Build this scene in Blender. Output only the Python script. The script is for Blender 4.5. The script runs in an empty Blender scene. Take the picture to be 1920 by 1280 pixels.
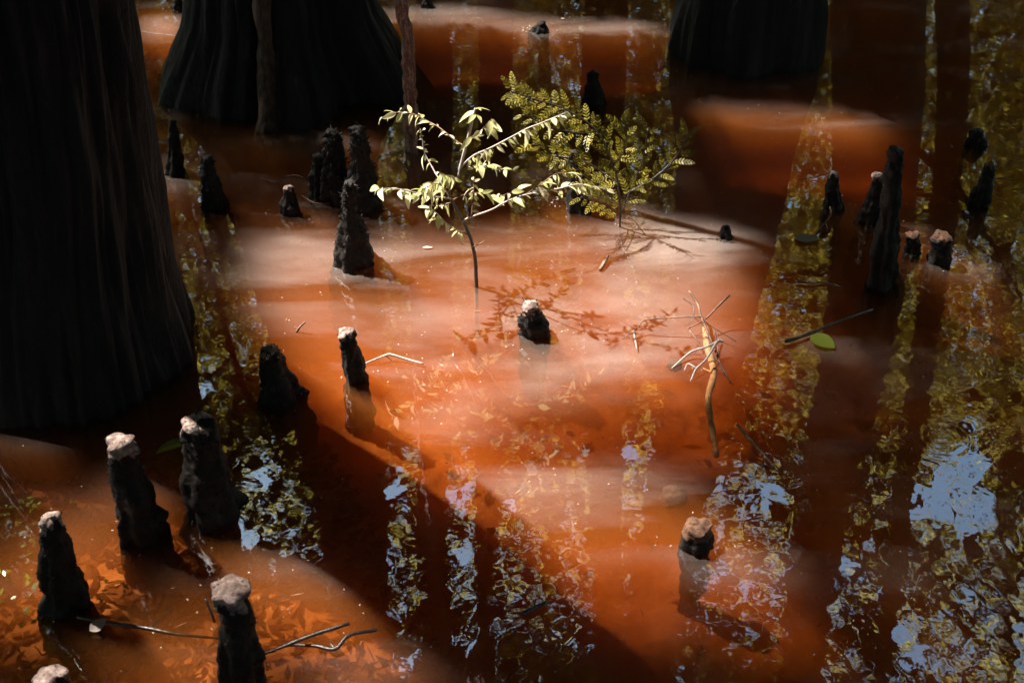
import bpy, math, random
import numpy as np
from mathutils import Vector, noise, Matrix

# ------------------------------------------------------------------ camera, sky, sun, exposure
H = 2.4; PITCH = math.radians(37.5); F = 2500.0
scene = bpy.context.scene
COL = scene.collection
cd = bpy.data.cameras.new('camera'); cam = bpy.data.objects.new('camera', cd); COL.objects.link(cam)
cam.location = (0, 0, H); cam.rotation_euler = (math.pi/2 - PITCH, 0, 0)
cd.sensor_width = 36; cd.lens = F/1920*36; cd.clip_start = 0.05; cd.clip_end = 500
cd.dof.use_dof = True; cd.dof.focus_distance = 4.1; cd.dof.aperture_fstop = 5.6
scene.camera = cam

SUN_EL = math.radians(55)
SH = Vector((-0.85, 0.53, 0)).normalized()           # horizontal direction towards the sun
S = Vector((SH.x*math.cos(SUN_EL), SH.y*math.cos(SUN_EL), math.sin(SUN_EL)))
world = bpy.data.worlds.new('World'); scene.world = world; world.use_nodes = True
wn = world.node_tree.nodes; wl = world.node_tree.links
sky = wn.new('ShaderNodeTexSky'); sky.sky_type = 'NISHITA'; sky.sun_disc = False
sky.sun_elevation = SUN_EL; sky.sun_rotation = math.atan2(SH.x, SH.y) % (2*math.pi)
sky.dust_density = 1.0; sky.ozone_density = 0.3
wn['Background'].inputs['Strength'].default_value = 0.15
tint = wn.new('ShaderNodeMix'); tint.data_type = 'RGBA'; tint.blend_type = 'MULTIPLY'; tint.inputs[0].default_value = 1
tint.inputs[7].default_value = (.86, 1.0, .93, 1)      # colour grade of the sky: takes the violet out of the blue
wl.new(sky.outputs[0], tint.inputs[6]); wl.new(tint.outputs[2], wn['Background'].inputs['Color'])
sl = bpy.data.lights.new('sun', 'SUN'); sl.energy = 5.0; sl.angle = math.radians(0.8); sl.color = (1, 0.95, 0.87)
sun = bpy.data.objects.new('sun', sl); COL.objects.link(sun)
sun.rotation_euler = (-S).to_track_quat('-Z', 'Y').to_euler()
scene.view_settings.view_transform = 'Standard'; scene.view_settings.look = 'None'
scene.view_settings.exposure = 2.5; scene.view_settings.gamma = 1
scene.view_settings.use_curve_mapping = False
scene.cycles.max_bounces = 10; scene.cycles.transparent_max_bounces = 16
scene.cycles.volume_bounces = 1; scene.cycles.diffuse_bounces = 3; scene.cycles.glossy_bounces = 4
scene.cycles.transmission_bounces = 4; scene.cycles.sample_clamp_indirect = 6
scene.cycles.use_denoising = True
scene.cycles.caustics_reflective = False

# ------------------------------------------------------------------ helpers
rng = np.random.default_rng(7); random.seed(7)
CP, SP = math.cos(PITCH), math.sin(PITCH)
def ray(px, py):
    u = (px-960)/F; v = (640-py)/F
    return Vector((u, CP+v*SP, -SP+v*CP))
def at(px, py, z=0.0):                                # the point of the level z that a pixel shows
    d = ray(px, py); t = (z-H)/d.z
    return Vector((d.x*t, d.y*t, z))
def up(px, py, y):                                    # the point in the upright plane y
    d = ray(px, py); t = y/d.y
    return Vector((d.x*t, y, H+d.z*t))
def mir(px, py, y):                                   # the point whose mirror image in the water shows there
    p = up(px, py, y); return Vector((p.x, p.y, -p.z))
def ppm(p):                                           # pixels per metre at a point
    return F/(p.y*CP-(p.z-H)*SP)
def topx(p):
    d = p.y*CP-(p.z-H)*SP
    return 960+F*p.x/d, 640-F*(p.y*SP+(p.z-H)*CP)/d
def set_props(o, label=None, cat=None, group=None, kind=None):
    if label: o['label'] = label
    if cat: o['category'] = cat
    if group: o['group'] = group
    if kind: o['kind'] = kind
    return o
def add_mesh(name, verts, faces, mat, parent=None, smooth=True):
    me = bpy.data.meshes.new(name)
    me.from_pydata([tuple(v) for v in verts], [], faces)
    if smooth: me.polygons.foreach_set('use_smooth', [True]*len(me.polygons))
    me.materials.append(mat); me.update()
    o = bpy.data.objects.new(name, me); COL.objects.link(o)
    if parent: o.parent = parent
    return o
def add_quads(name, V, mat, parent=None):             # V: (n,4,3) array -> n quads
    n = len(V); me = bpy.data.meshes.new(name)
    me.vertices.add(n*4); me.vertices.foreach_set('co', V.reshape(-1).astype(np.float32))
    me.loops.add(n*4); me.loops.foreach_set('vertex_index', np.arange(n*4, dtype=np.int32))
    me.polygons.add(n); me.polygons.foreach_set('loop_start', np.arange(0, n*4, 4, dtype=np.int32))
    me.update(calc_edges=True); me.materials.append(mat)
    o = bpy.data.objects.new(name, me); COL.objects.link(o)
    if parent: o.parent = parent
    return o
def empty(name, loc):
    o = bpy.data.objects.new(name, None); o.location = loc; o.empty_display_size = .05
    COL.objects.link(o); return o

def catmull(P, n):
    P = [Vector(p) for p in P]
    if len(P) == 2: return [P[0].lerp(P[1], i/n) for i in range(n+1)]
    out = []
    ext = [2*P[0]-P[1]]+P+[2*P[-1]-P[-2]]
    for i in range(n+1):
        t = i/n*(len(P)-1); k = min(int(t), len(P)-2); f = t-k
        a, b, c, d = ext[k:k+4]
        out.append(0.5*((2*b)+(c-a)*f+(2*a-5*b+4*c-d)*f*f+(3*b-a-3*c+d)*f**3))
    return out
def interp(vals, t):
    x = t*(len(vals)-1); k = min(int(x), len(vals)-2); f = x-k
    return vals[k]*(1-f)+vals[k+1]*f

def tube(P, radii, seg=6, n=None, amp=0.0, sc=20, seed=0):
    n = n or max(2, (len(P)-1)*4)
    C = catmull(P, n); vs, fs = [], []
    prev = None
    for i, c in enumerate(C):
        t = (C[min(i+1, n)]-C[max(i-1, 0)])
        t = t.normalized() if t.length > 1e-9 else Vector((0, 0, 1))
        a = prev if prev is not None else (Vector((0, 0, 1)) if abs(t.z) < .9 else Vector((1, 0, 0)))
        b = t.cross(a)
        b = b.normalized() if b.length > 1e-6 else Vector((1, 0, 0))
        a = b.cross(t).normalized(); prev = a
        r = interp(radii, i/n)
        for k in range(seg):
            th = 2*math.pi*k/seg
            d = a*math.cos(th)+b*math.sin(th)
            rr = r*(1+amp*noise.noise((c+d*r)*sc+Vector((seed, 0, 0))))
            vs.append(c+d*rr)
    for i in range(n):
        for k in range(seg):
            fs.append((i*seg+k, i*seg+(k+1) % seg, (i+1)*seg+(k+1) % seg, (i+1)*seg+k))
    fs.append(tuple(range(seg))[::-1]); fs.append(tuple(n*seg+k for k in range(seg)))
    return vs, fs
def merge(parts):
    V, Fc = [], []
    for v, f in parts:
        o = len(V); V += v; Fc += [tuple(i+o for i in q) for q in f]
    return V, Fc

# ------------------------------------------------------------------ materials
def nodes(m):
    m.use_nodes = True; return m.node_tree.nodes, m.node_tree.links
def ramp(n, stops):
    r = n.new('ShaderNodeValToRGB'); e = r.color_ramp.elements
    while len(e) < len(stops): e.new(0.5)
    for el, (p, c) in zip(e, stops): el.position = p; el.color = (*c, 1) if len(c) == 3 else c
    return r
def bark_mat(name, cols, scale=(6, 6, 1.2), bump=.02, rough=.8, fine=30, spec=.3):
    m = bpy.data.materials.new(name); n, l = nodes(m); b = n['Principled BSDF']
    g = n.new('ShaderNodeNewGeometry'); mp = n.new('ShaderNodeMapping'); mp.inputs['Scale'].default_value = scale
    l.new(g.outputs['Position'], mp.inputs[0])
    t1 = n.new('ShaderNodeTexNoise'); t1.inputs['Scale'].default_value = 4; t1.inputs['Detail'].default_value = 8; t1.inputs['Roughness'].default_value = .65
    l.new(mp.outputs[0], t1.inputs['Vector'])
    t2 = n.new('ShaderNodeTexNoise'); t2.inputs['Scale'].default_value = fine; t2.inputs['Detail'].default_value = 6
    l.new(g.outputs['Position'], t2.inputs['Vector'])
    mx = n.new('ShaderNodeMath'); mx.operation = 'ADD'
    m1 = n.new('ShaderNodeMath'); m1.operation = 'MULTIPLY'; m1.inputs[1].default_value = .4
    l.new(t2.outputs[0], m1.inputs[0]); l.new(t1.outputs[0], mx.inputs[0]); l.new(m1.outputs[0], mx.inputs[1])
    r = ramp(n, [(.45, cols[0]), (.7, cols[1]), (.9, cols[2])]); l.new(mx.outputs[0], r.inputs[0])
    l.new(r.outputs[0], b.inputs['Base Color'])
    bp = n.new('ShaderNodeBump'); bp.inputs['Strength'].default_value = 1; bp.inputs['Distance'].default_value = bump
    l.new(mx.outputs[0], bp.inputs['Height']); l.new(bp.outputs[0], b.inputs['Normal'])
    b.inputs['Roughness'].default_value = rough; b.inputs['Specular IOR Level'].default_value = spec
    return m
def leaf_mat(name, c1, c2, c3, trans=.5, rough=.45, spec=.4):
    m = bpy.data.materials.new(name); n, l = nodes(m); b = n['Principled BSDF']; out = n['Material Output']
    g = n.new('ShaderNodeNewGeometry'); oi = n.new('ShaderNodeObjectInfo')
    ad = n.new('ShaderNodeMath'); ad.operation = 'ADD'; fr = n.new('ShaderNodeMath'); fr.operation = 'FRACT'
    l.new(g.outputs['Random Per Island'], ad.inputs[0]); l.new(oi.outputs['Random'], ad.inputs[1]); l.new(ad.outputs[0], fr.inputs[0])
    r = ramp(n, [(0, c1), (.5, c2), (1, c3)]); l.new(fr.outputs[0], r.inputs[0])
    l.new(r.outputs[0], b.inputs['Base Color']); b.inputs['Roughness'].default_value = rough
    b.inputs['Specular IOR Level'].default_value = spec
    tr = n.new('ShaderNodeBsdfTranslucent'); l.new(r.outputs[0], tr.inputs['Color'])
    mx = n.new('ShaderNodeMixShader'); mx.inputs[0].default_value = trans
    l.new(b.outputs[0], mx.inputs[1]); l.new(tr.outputs[0], mx.inputs[2]); l.new(mx.outputs[0], out.inputs['Surface'])
    return m

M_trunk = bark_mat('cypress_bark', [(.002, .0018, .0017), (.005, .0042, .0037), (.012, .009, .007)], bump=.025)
M_strip = bark_mat('sunlit_bark', [(.02, .011, .007), (.06, .034, .021), (.14, .08, .05)], scale=(14, 14, 1.5), bump=.02)  # reddish bark with the sun's brightness put into the colour
M_knee = bark_mat('knee_bark', [(.002, .0015, .0013), (.006, .004, .003), (.022, .014, .010)], scale=(10, 10, 5), bump=.008, fine=90, rough=.6, spec=.15)
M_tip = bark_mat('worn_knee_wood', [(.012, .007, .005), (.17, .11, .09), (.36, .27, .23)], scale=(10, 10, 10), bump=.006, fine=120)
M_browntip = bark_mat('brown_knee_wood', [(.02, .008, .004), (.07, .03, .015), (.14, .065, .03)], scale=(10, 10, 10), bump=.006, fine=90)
M_red = bark_mat('red_sapling_bark', [(.04, .016, .012), (.22, .10, .07), (.5, .3, .24)], scale=(30, 30, 3), bump=.008, fine=120)
M_twig = bark_mat('pale_twig', [(.05, .022, .012), (.16, .08, .05), (.30, .18, .13)], scale=(10, 10, 10), bump=.002, fine=200)
M_sunk = bark_mat('sunken_branch_wood', [(.25, .13, .06), (.5, .28, .13), (.7, .42, .22)], scale=(10, 10, 10), bump=.002, fine=120)
M_white = bark_mat('bleached_twig', [(.2, .16, .14), (.32, .27, .24), (.42, .36, .33)], scale=(10, 10, 10), bump=.002, fine=200)
M_dtwig = bark_mat('dark_twig', [(.006, .004, .003), (.02, .011, .007), (.06, .03, .02)], scale=(10, 10, 10), bump=.002, fine=200, rough=.35, spec=.6)
M_leaf = leaf_mat('sapling_leaf', (.30, .31, .10), (.52, .49, .22), (.68, .62, .42), .5, .35, .8)
M_frond = leaf_mat('cypress_frond', (.10, .085, .008), (.21, .17, .018), (.33, .26, .03), .5)
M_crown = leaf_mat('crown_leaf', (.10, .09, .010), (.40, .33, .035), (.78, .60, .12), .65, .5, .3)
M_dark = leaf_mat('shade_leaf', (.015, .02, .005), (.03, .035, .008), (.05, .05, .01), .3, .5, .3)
M_mid = leaf_mat('shaded_crown_leaf', (.01, .012, .003), (.03, .03, .005), (.16, .14, .015), .4, .5, .3)  # darkened copy of the crown leaf, shade put into the colour
M_blocker = leaf_mat('blocker_leaf', (.015, .02, .005), (.025, .03, .008), (.04, .04, .01), .15, .5, .3)  # leaves of the added layers that block sun and sky light
M_litter = leaf_mat('leaf_litter', (.012, .006, .003), (.12, .05, .02), (.30, .14, .06), .1, .7, .1)
M_pale = leaf_mat('pale_leaf', (.14, .16, .10), (.17, .19, .13), (.2, .21, .16), .3)
M_green = leaf_mat('green_leaf', (.16, .21, .02), (.2, .25, .03), (.24, .29, .04), .5, .3, .5)
M_dry = leaf_mat('dry_leaf', (.3, .22, .16), (.35, .28, .2), (.4, .34, .26), .3)

# water: Fresnel mirror over a drifting dust film and clear brown water
def water_mat():
    m = bpy.data.materials.new('swamp_water'); n, l = nodes(m); n.remove(n['Principled BSDF']); out = n['Material Output']
    g = n.new('ShaderNodeNewGeometry')
    def tex(scale, detail=3, rough=.5, sc=(1, 1, 1), dist=0):
        mp = n.new('ShaderNodeMapping'); mp.inputs['Scale'].default_value = sc; l.new(g.outputs['Position'], mp.inputs[0])
        t = n.new('ShaderNodeTexNoise'); t.inputs['Scale'].default_value = scale; t.inputs['Detail'].default_value = detail
        t.inputs['Roughness'].default_value = rough; t.inputs['Distortion'].default_value = dist
        l.new(mp.outputs[0], t.inputs['Vector']); return t.outputs[0]
    def mth(op, a, b=None, c=None):
        q = n.new('ShaderNodeMath'); q.operation = op
        for i, v in enumerate((a, b, c)):
            if v is None: continue
            if isinstance(v, (int, float)): q.inputs[i].default_value = v
            else: l.new(v, q.inputs[i])
        return q.outputs[0]
    def radial(c, k, amp, fall):                       # ring ripples spreading from a point
        vs = n.new('ShaderNodeVectorMath'); vs.operation = 'DISTANCE'; l.new(g.outputs['Position'], vs.inputs[0])
        vs.inputs[1].default_value = c
        d = mth('ADD', vs.outputs['Value'], mth('MULTIPLY', tex(9, 2, .5), .05))
        s = mth('SINE', mth('MULTIPLY', d, k))
        f = mth('POWER', 2.718, mth('MULTIPLY', d, -1/fall))
        return mth('MULTIPLY', mth('MULTIPLY', s, f), amp)
    def blob(c, r0, r1):                               # 1 inside r0 of a point, 0 beyond r1
        vs = n.new('ShaderNodeVectorMath'); vs.operation = 'DISTANCE'; l.new(g.outputs['Position'], vs.inputs[0])
        vs.inputs[1].default_value = c
        q = n.new('ShaderNodeMapRange'); q.interpolation_type = 'SMOOTHSTEP'; l.new(vs.outputs['Value'], q.inputs['Value'])
        q.inputs['From Min'].default_value = r0; q.inputs['From Max'].default_value = r1
        q.inputs['To Min'].default_value = 1; q.inputs['To Max'].default_value = 0
        return q.outputs[0]
    h = mth('MULTIPLY', tex(17, 2, .5), 0.00016)
    h = mth('ADD', h, mth('MULTIPLY', tex(5, 1, .5), 0.00022))
    h = mth('ADD', h, mth('MULTIPLY', tex(42, 1, .5), 0.00006))
    for c, k, a, f in ((at(1765, 820), 250, .00006, .08), (at(1690, 790), 210, .00005, .07), (at(1240, 1330), 110, .00004, .9),
                       (at(1350, 950), 95, .00004, .6), (at(890, 40), 200, .0001, .15), (at(2100, 1000), 120, .00007, .5)):
        h = mth('ADD', h, radial(c, k, a, f))
    bp = n.new('ShaderNodeBump'); bp.inputs['Strength'].default_value = 1; bp.inputs['Distance'].default_value = 1
    l.new(h, bp.inputs['Height'])
    fr = n.new('ShaderNodeFresnel'); IORV = 2.05; l.new(mth('ADD', IORV, mth('MULTIPLY', g.outputs['Backfacing'], 1/IORV-IORV)), fr.inputs['IOR']); l.new(bp.outputs[0], fr.inputs['Normal'])
    gl = n.new('ShaderNodeBsdfGlossy'); gl.inputs['Roughness'].default_value = 0.0; l.new(bp.outputs[0], gl.inputs['Normal'])
    tp = n.new('ShaderNodeBsdfTransparent'); tp.inputs[0].default_value = (.97, .9, .8, 1)
    df = n.new('ShaderNodeBsdfDiffuse'); df.inputs[0].default_value = (.40, .32, .28, 1)
    ts = n.new('ShaderNodeBsdfTranslucent'); ts.inputs[0].default_value = (.40, .32, .28, 1)
    fm = n.new('ShaderNodeMixShader'); fm.inputs[0].default_value = .25; l.new(df.outputs[0], fm.inputs[1]); l.new(ts.outputs[0], fm.inputs[2])
    f = mth('MULTIPLY', tex(2.1, 5, .55, (.5, 1.8, 1), .6), 1.0)
    q = n.new('ShaderNodeMapRange'); l.new(f, q.inputs['Value'])
    q.inputs['From Min'].default_value = .45; q.inputs['From Max'].default_value = .63
    q.inputs['To Min'].default_value = .0; q.inputs['To Max'].default_value = .16
    fac = q.outputs[0]
    for c, r0, r1, k in ((at(150, 1050), .3, 1.05, .85), (at(1000, 1180), .1, .55, .6), (at(640, 860), .05, .35, .6)):
        fac = mth('MULTIPLY', fac, mth('SUBTRACT', 1, mth('MULTIPLY', blob(c, r0, r1), k)))
    sm = n.new('ShaderNodeMapRange'); l.new(tex(2.8, 5, .55, (.45, 1.5, 1), .8), sm.inputs['Value'])
    sm.inputs['From Min'].default_value = .38; sm.inputs['From Max'].default_value = .64; sm.inputs['To Min'].default_value = .08; sm.inputs['To Max'].default_value = 1.05
    smoke = sm.outputs[0]
    for c, r0, r1, k in ((at(950, 540), .1, .8, .05), (at(1330, 500), .05, .6, .07), (at(1200, 900), .05, .4, .0), (at(620, 1060), .0, .3, .06), (at(1270, 455), .0, .35, .22), (at(700, 450), .0, .3, .05), (at(1150, 650), 0, .5, .22), (at(560, 470), 0, .25, .06), (at(560, 470), .0, .4, .10), (at(1000, 50), .1, 1.2, .10), (at(1480, 215), .1, .8, .05), (at(320, 330), 0, .35, .15)):
        fac = mth('ADD', fac, mth('MULTIPLY', blob(c, r0, r1), mth('MULTIPLY', smoke, k)))
    fs = n.new('ShaderNodeMixShader'); l.new(fac, fs.inputs[0]); l.new(tp.outputs[0], fs.inputs[1]); l.new(fm.outputs[0], fs.inputs[2])
    mx = n.new('ShaderNodeMixShader'); l.new(fr.outputs[0], mx.inputs[0]); l.new(fs.outputs[0], mx.inputs[1]); l.new(gl.outputs[0], mx.inputs[2])
    l.new(mx.outputs[0], out.inputs['Surface'])
    va = n.new('ShaderNodeVolumeAbsorption'); va.inputs['Color'].default_value = (.80, .55, .30, 1); va.inputs['Density'].default_value = 11
    vs = n.new('ShaderNodeVolumeScatter'); vs.inputs['Color'].default_value = (1, .42, .13, 1); vs.inputs['Density'].default_value = 2.4
    vs.inputs['Anisotropy'].default_value = .1
    ad = n.new('ShaderNodeAddShader'); l.new(va.outputs[0], ad.inputs[0]); l.new(vs.outputs[0], ad.inputs[1])
    l.new(ad.outputs[0], out.inputs['Volume'])
    return m
M_water = water_mat()
def bed_mat():
    m = bpy.data.materials.new('orange_silt_bed'); n, l = nodes(m); b = n['Principled BSDF']
    g = n.new('ShaderNodeNewGeometry')
    t = n.new('ShaderNodeTexNoise'); t.inputs['Scale'].default_value = 5; t.inputs['Detail'].default_value = 10; t.inputs['Roughness'].default_value = .65; t.inputs['Distortion'].default_value = 1
    l.new(g.outputs['Position'], t.inputs['Vector'])
    r = ramp(n, [(.3, (.22, .10, .04)), (.5, (.48, .25, .11)), (.7, (.7, .40, .20))]); l.new(t.outputs[0], r.inputs[0])
    l.new(r.outputs[0], b.inputs['Base Color']); b.inputs['Roughness'].default_value = .9
    t2 = n.new('ShaderNodeTexNoise'); t2.inputs['Scale'].default_value = 22; t2.inputs['Detail'].default_value = 8; l.new(g.outputs['Position'], t2.inputs['Vector'])
    bp = n.new('ShaderNodeBump'); bp.inputs['Distance'].default_value = .02; l.new(t2.outputs[0], bp.inputs['Height']); l.new(bp.outputs[0], b.inputs['Normal'])
    return m
M_bed = bed_mat()

# ------------------------------------------------------------------ sun patches drawn on the water; the added leaf layer leaves them open
def poly(pts): return [(at(x, y).x, at(x, y).y) for x, y in pts]
LIT = [poly(p) for p in (
    [(455, 455), (560, 425), (700, 440), (850, 420), (1060, 395), (1210, 425), (1330, 465), (1415, 515), (1385, 620), (1345, 680), (1320, 740), (1180, 740), (1020, 730), (940, 790), (860, 870), (760, 870), (640, 800), (540, 700), (480, 590)],
    [(860, 880), (1000, 840), (1180, 860), (1300, 910), (1400, 990), (1430, 1030), (1360, 1050), (1230, 1020), (1120, 1060), (1000, 1040), (900, 970)],
    [(380, 985), (470, 965), (600, 1010), (720, 1090), (740, 1140), (640, 1170), (520, 1160), (420, 1080)],
    [(250, 10), (350, 5), (350, 80), (250, 80)],
    [(690, 20), (860, 10), (1000, 30), (1260, 45), (1260, 66), (1050, 62), (860, 45), (700, 40)],
    [(1290, 195), (1450, 190), (1640, 215), (1700, 245), (1600, 250), (1450, 232), (1300, 222)],
    [(1480, 300), (1600, 310), (1620, 370), (1500, 350)],
    [(1570, 45), (1680, 50), (1680, 62), (1570, 60)],
    [(280, 310), (350, 320), (350, 360), (285, 370)],
    [(530, 1200), (850, 1210), (860, 1290), (540, 1290)],
)]
DAPPLE = [poly([(-60, 760), (330, 780), (380, 900), (400, 1290), (-60, 1290)])]
DISCS = []                                             # (x, y, r): small openings that light plants and knee tips
def light_point(p, r=.06):
    k = p.z/S.z; DISCS.append((p.x-S.x*k, p.y-S.y*k, r))
def inpoly(X, Y, P):
    ins = np.zeros(X.shape, bool); n = len(P)
    for i in range(n):
        x1, y1 = P[i]; x2, y2 = P[(i+1) % n]
        c = ((y1 > Y) != (y2 > Y))
        xi = (x2-x1)*(Y-y1)/((y2-y1) if y2 != y1 else 1e-9)+x1
        ins ^= c & (X < xi)
    return ins
def lit(X, Y):
    m = np.zeros(X.shape, bool)
    for P in LIT: m |= inpoly(X, Y, P)
    for x, y, r in DISCS: m |= (X-x)**2+(Y-y)**2 < r*r
    d = np.zeros(X.shape, bool)
    for P in DAPPLE: d |= inpoly(X, Y, P)
    w = np.sin(X*9+1.3*np.sin(Y*7))+np.sin(Y*11+1.7*np.sin(X*5+2))+.6*np.sin(X*17-Y*13)
    m |= d & (w > 0.5)
    return m
def lit3(C):                                           # which points stand in a beam of sun that reaches the water
    k = C[:, 2]/S.z
    return lit(C[:, 0]-S.x*k, C[:, 1]-S.y*k)

# ------------------------------------------------------------------ leaf quads
def leaf_quads(C, length, width, flat=.5):
    n = len(C)
    a = rng.normal(size=(n, 3)); a[:, 2] *= flat; a /= np.linalg.norm(a, axis=1, keepdims=True)
    b = rng.normal(size=(n, 3)); b[:, 2] *= flat; b -= (a*b).sum(1, keepdims=True)*a; b /= np.linalg.norm(b, axis=1, keepdims=True)
    L = (length*rng.uniform(.6, 1.3, n))[:, None]; W = (width*rng.uniform(.6, 1.3, n))[:, None]
    V = np.empty((n, 4, 3))
    V[:, 0] = C-a*L/2; V[:, 1] = C+b*W/2-a*L*.08; V[:, 2] = C+a*L/2; V[:, 3] = C-b*W/2-a*L*.08
    return V

# ------------------------------------------------------------------ ground under the water, water
def bed_z(x, y):
    z = -.25+.04*noise.noise(Vector((x*.9, y*.9, 3)))+.02*noise.noise(Vector((x*4, y*4, 5)))+.008*noise.noise(Vector((x*12, y*12, 5)))
    d = math.hypot(x+1.0, (y-2.0)*.9)
    z += .135*max(0, 1-d/1.3)**.7 if d < 1.3 else 0
    return min(z, -.05)
xs = np.concatenate([np.linspace(-45, -4, 14), np.linspace(-3.6, 3.6, 130), np.linspace(4, 45, 14)])
ys = np.concatenate([np.linspace(-20, .6, 8), np.linspace(.8, 7.2, 120), np.linspace(7.6, 50, 14)])
V = [(x, y, bed_z(x, y)) for y in ys for x in xs]; nx = len(xs)
Fc = [(j*nx+i, j*nx+i+1, (j+1)*nx+i+1, (j+1)*nx+i) for j in range(len(ys)-1) for i in range(nx-1)]
set_props(add_mesh('swamp_bed', V, Fc, M_bed), 'orange silt bed under the shallow swamp water', None, None, 'structure')
bx = [(-44, -19, -.6), (44, -19, -.6), (44, 49, -.6), (-44, 49, -.6), (-44, -19, 0), (44, -19, 0), (44, 49, 0), (-44, 49, 0)]
w = add_mesh('water', bx, [(3, 2, 1, 0), (4, 5, 6, 7), (0, 1, 5, 4), (1, 2, 6, 5), (2, 3, 7, 6), (3, 0, 4, 7)], M_water, smooth=False)
set_props(w, 'still tea brown swamp water with drifting dust film', None, None, 'structure')

# ------------------------------------------------------------------ trunks
def fluted(C, R, flute, nf, seg, n, seed, z0=-.4, ridge=.02):
    vs = []; fs = []
    P = catmull(C, n)
    for i, c in enumerate(P):
        t = i/n; r = interp(R, t); fl = interp(flute, t)
        for k in range(seg):
            th = 2*math.pi*k/seg
            w_ = math.cos(nf*th+seed+.8*math.sin(2*th+seed))*.5+.5*math.cos((nf*2-3)*th+seed*2)*.5
            d = Vector((math.cos(th), math.sin(th), 0))
            q = Vector((math.cos(th)*2.2, math.sin(th)*2.2, c.z*.8+seed))
            rr = r*(1+fl*w_)+ridge*(noise.noise(Vector((math.cos(th)*7+seed, math.sin(th)*7, c.z*1.3)))*1.3+noise.noise(Vector((math.cos(th)*22+seed, math.sin(th)*22, c.z*2.5)))*.8)+ridge*noise.noise(q*5)
            vs.append(c+d*rr)
    for i in range(n):
        for k in range(seg):
            fs.append((i*seg+k, i*seg+(k+1) % seg, (i+1)*seg+(k+1) % seg, (i+1)*seg+k))
    return vs, fs

CROWN_OF = {}
def leaf_clumps(centres, rad, per, length, width, flat=.7, drop_lit=True, holes=True):
    c = np.asarray(centres)
    if len(c) == 0: return np.zeros((0, 4, 3))
    C = np.repeat(c, per, 0)+rng.normal(size=(len(c)*per, 3))*np.array([rad, rad, rad*.6])
    if drop_lit: C = C[~lit3(C)]
    C = C[C[:, 2] > .25]
    if holes:
        X, Y = mirror_px(C)
        for x, y, r in SKYHOLES:
            C = C[~in_hole(X, Y, x, y, r*.85) | (rng.random(len(C)) < .06)]; X, Y = mirror_px(C)
    return leaf_quads(C, length, width, flat)

# sapling nodes are needed first: they decide which openings the sun uses
SB = at(893, 537)
def sp(x, y, dy=0): return up(x, y, SB.y+dy)
STEM = [(893, 560, 0), (893, 525, 0), (888, 469, .01), (874, 427, .02), (849, 379, .03), (842, 362, .03), (860, 329, .03), (866, 301, .04), (882, 242, .05), (891, 203, .06)]
BR = [  # (radius, points)
    (.0028, [(868, 415, .02), (880, 408, 0), (922, 393, -.06), (947, 379, -.09), (986, 365, -.10), (1046, 354, -.08), (1082, 346, -.06), (1116, 351, -.03), (1140, 356, 0)]),
    (.002, [(884, 407, -.01), (888, 362, 0), (887, 338, .02)]),
    (.002, [(849, 379, .03), (829, 384, 0), (804, 386, -.05)]),
    (.0025, [(845, 372, .03), (829, 346, .03), (806, 306, .08), (795, 284, .1), (792, 261, .11), (788, 241, .12)]),
    (.003, [(862, 315, .04), (888, 292, .02), (919, 278, -.02), (961, 256, -.05), (989, 241, -.07), (1017, 230, -.08), (1062, 211, -.1)]),
    (.002, [(908, 284, -.01), (913, 292, -.04), (911, 306, -.06)]),
    (.002, [(874, 275, .05), (854, 264, .07), (826, 241, .1), (801, 227, .13), (773, 213, .15), (745, 211, .17), (717, 220, .18)]),
    (.0025, [(846, 372, .03), (807, 368, -.03), (773, 360, -.07), (742, 354, -.1), (707, 354, -.13)]),
    (.0025, [(877, 440, .02), (860, 433, 0), (837, 419, -.05), (821, 402, -.08), (801, 385, -.11)]),
    (.002, [(861, 322, .04), (899, 309, .08), (927, 315, .12), (961, 320, .16)]),
    (.002, [(848, 375, .03), (875, 364, .08), (905, 362, .11), (933, 368, .13), (970, 357, .17)]),
    (.002, [(886, 463, 0), (898, 458, -.03), (911, 450, -.05)]),
    (.002, [(986, 365, -.1), (1015, 345, -.08), (1043, 326, -.05), (1075, 325, -.02)]),
    (.0015, [(840, 360, .03), (822, 345, -.05), (800, 350, -.1), (778, 372, -.13)]),
    (.0015, [(858, 335, .03), (840, 330, -.04), (822, 322, -.09)]),
    (.0015, [(878, 260, .05), (895, 250, 0), (912, 235, -.05), (922, 222, -.07)]),
]
for r_, b_ in BR:
    for q in b_[1:]: light_point(sp(*q), .05)
for q in STEM[3:]: light_point(sp(*q), .05)
# young cypress behind it
YB = at(1165, 425)
YBR = [
    [(1165, 430, 0), (1162, 380, 0), (1150, 310, .02), (1118, 245, .05), (1060, 205, .08), (1000, 185, .1), (958, 170, .12)],
    [(1165, 400, 0), (1185, 350, .03), (1205, 300, .05), (1215, 240, .08)],
    [(1160, 380, 0), (1110, 340, -.05), (1060, 300, -.08), (1000, 270, -.1)],
    [(1162, 370, 0), (1230, 330, 0), (1270, 290, .02), (1290, 250, .03)],
    [(1165, 405, 0), (1130, 380, -.05), (1090, 370, -.1)],
    [(1150, 310, .02), (1175, 270, -.03), (1165, 230, -.04)],
    [(1118, 245, .05), (1090, 250, 0), (1040, 240, -.03), (980, 215, -.05)],
    [(1162, 350, 0), (1140, 330, .1), (1090, 300, .15), (1030, 290, .2)],
]
YSIDE = [[(1240, 405, 0), (1236, 365, 0), (1244, 330, 0)]]
def yp(x, y, dy=0): return up(x, y, YB.y+dy)
for b_ in YBR:
    for q in b_: light_point(yp(*q), .085)

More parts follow.
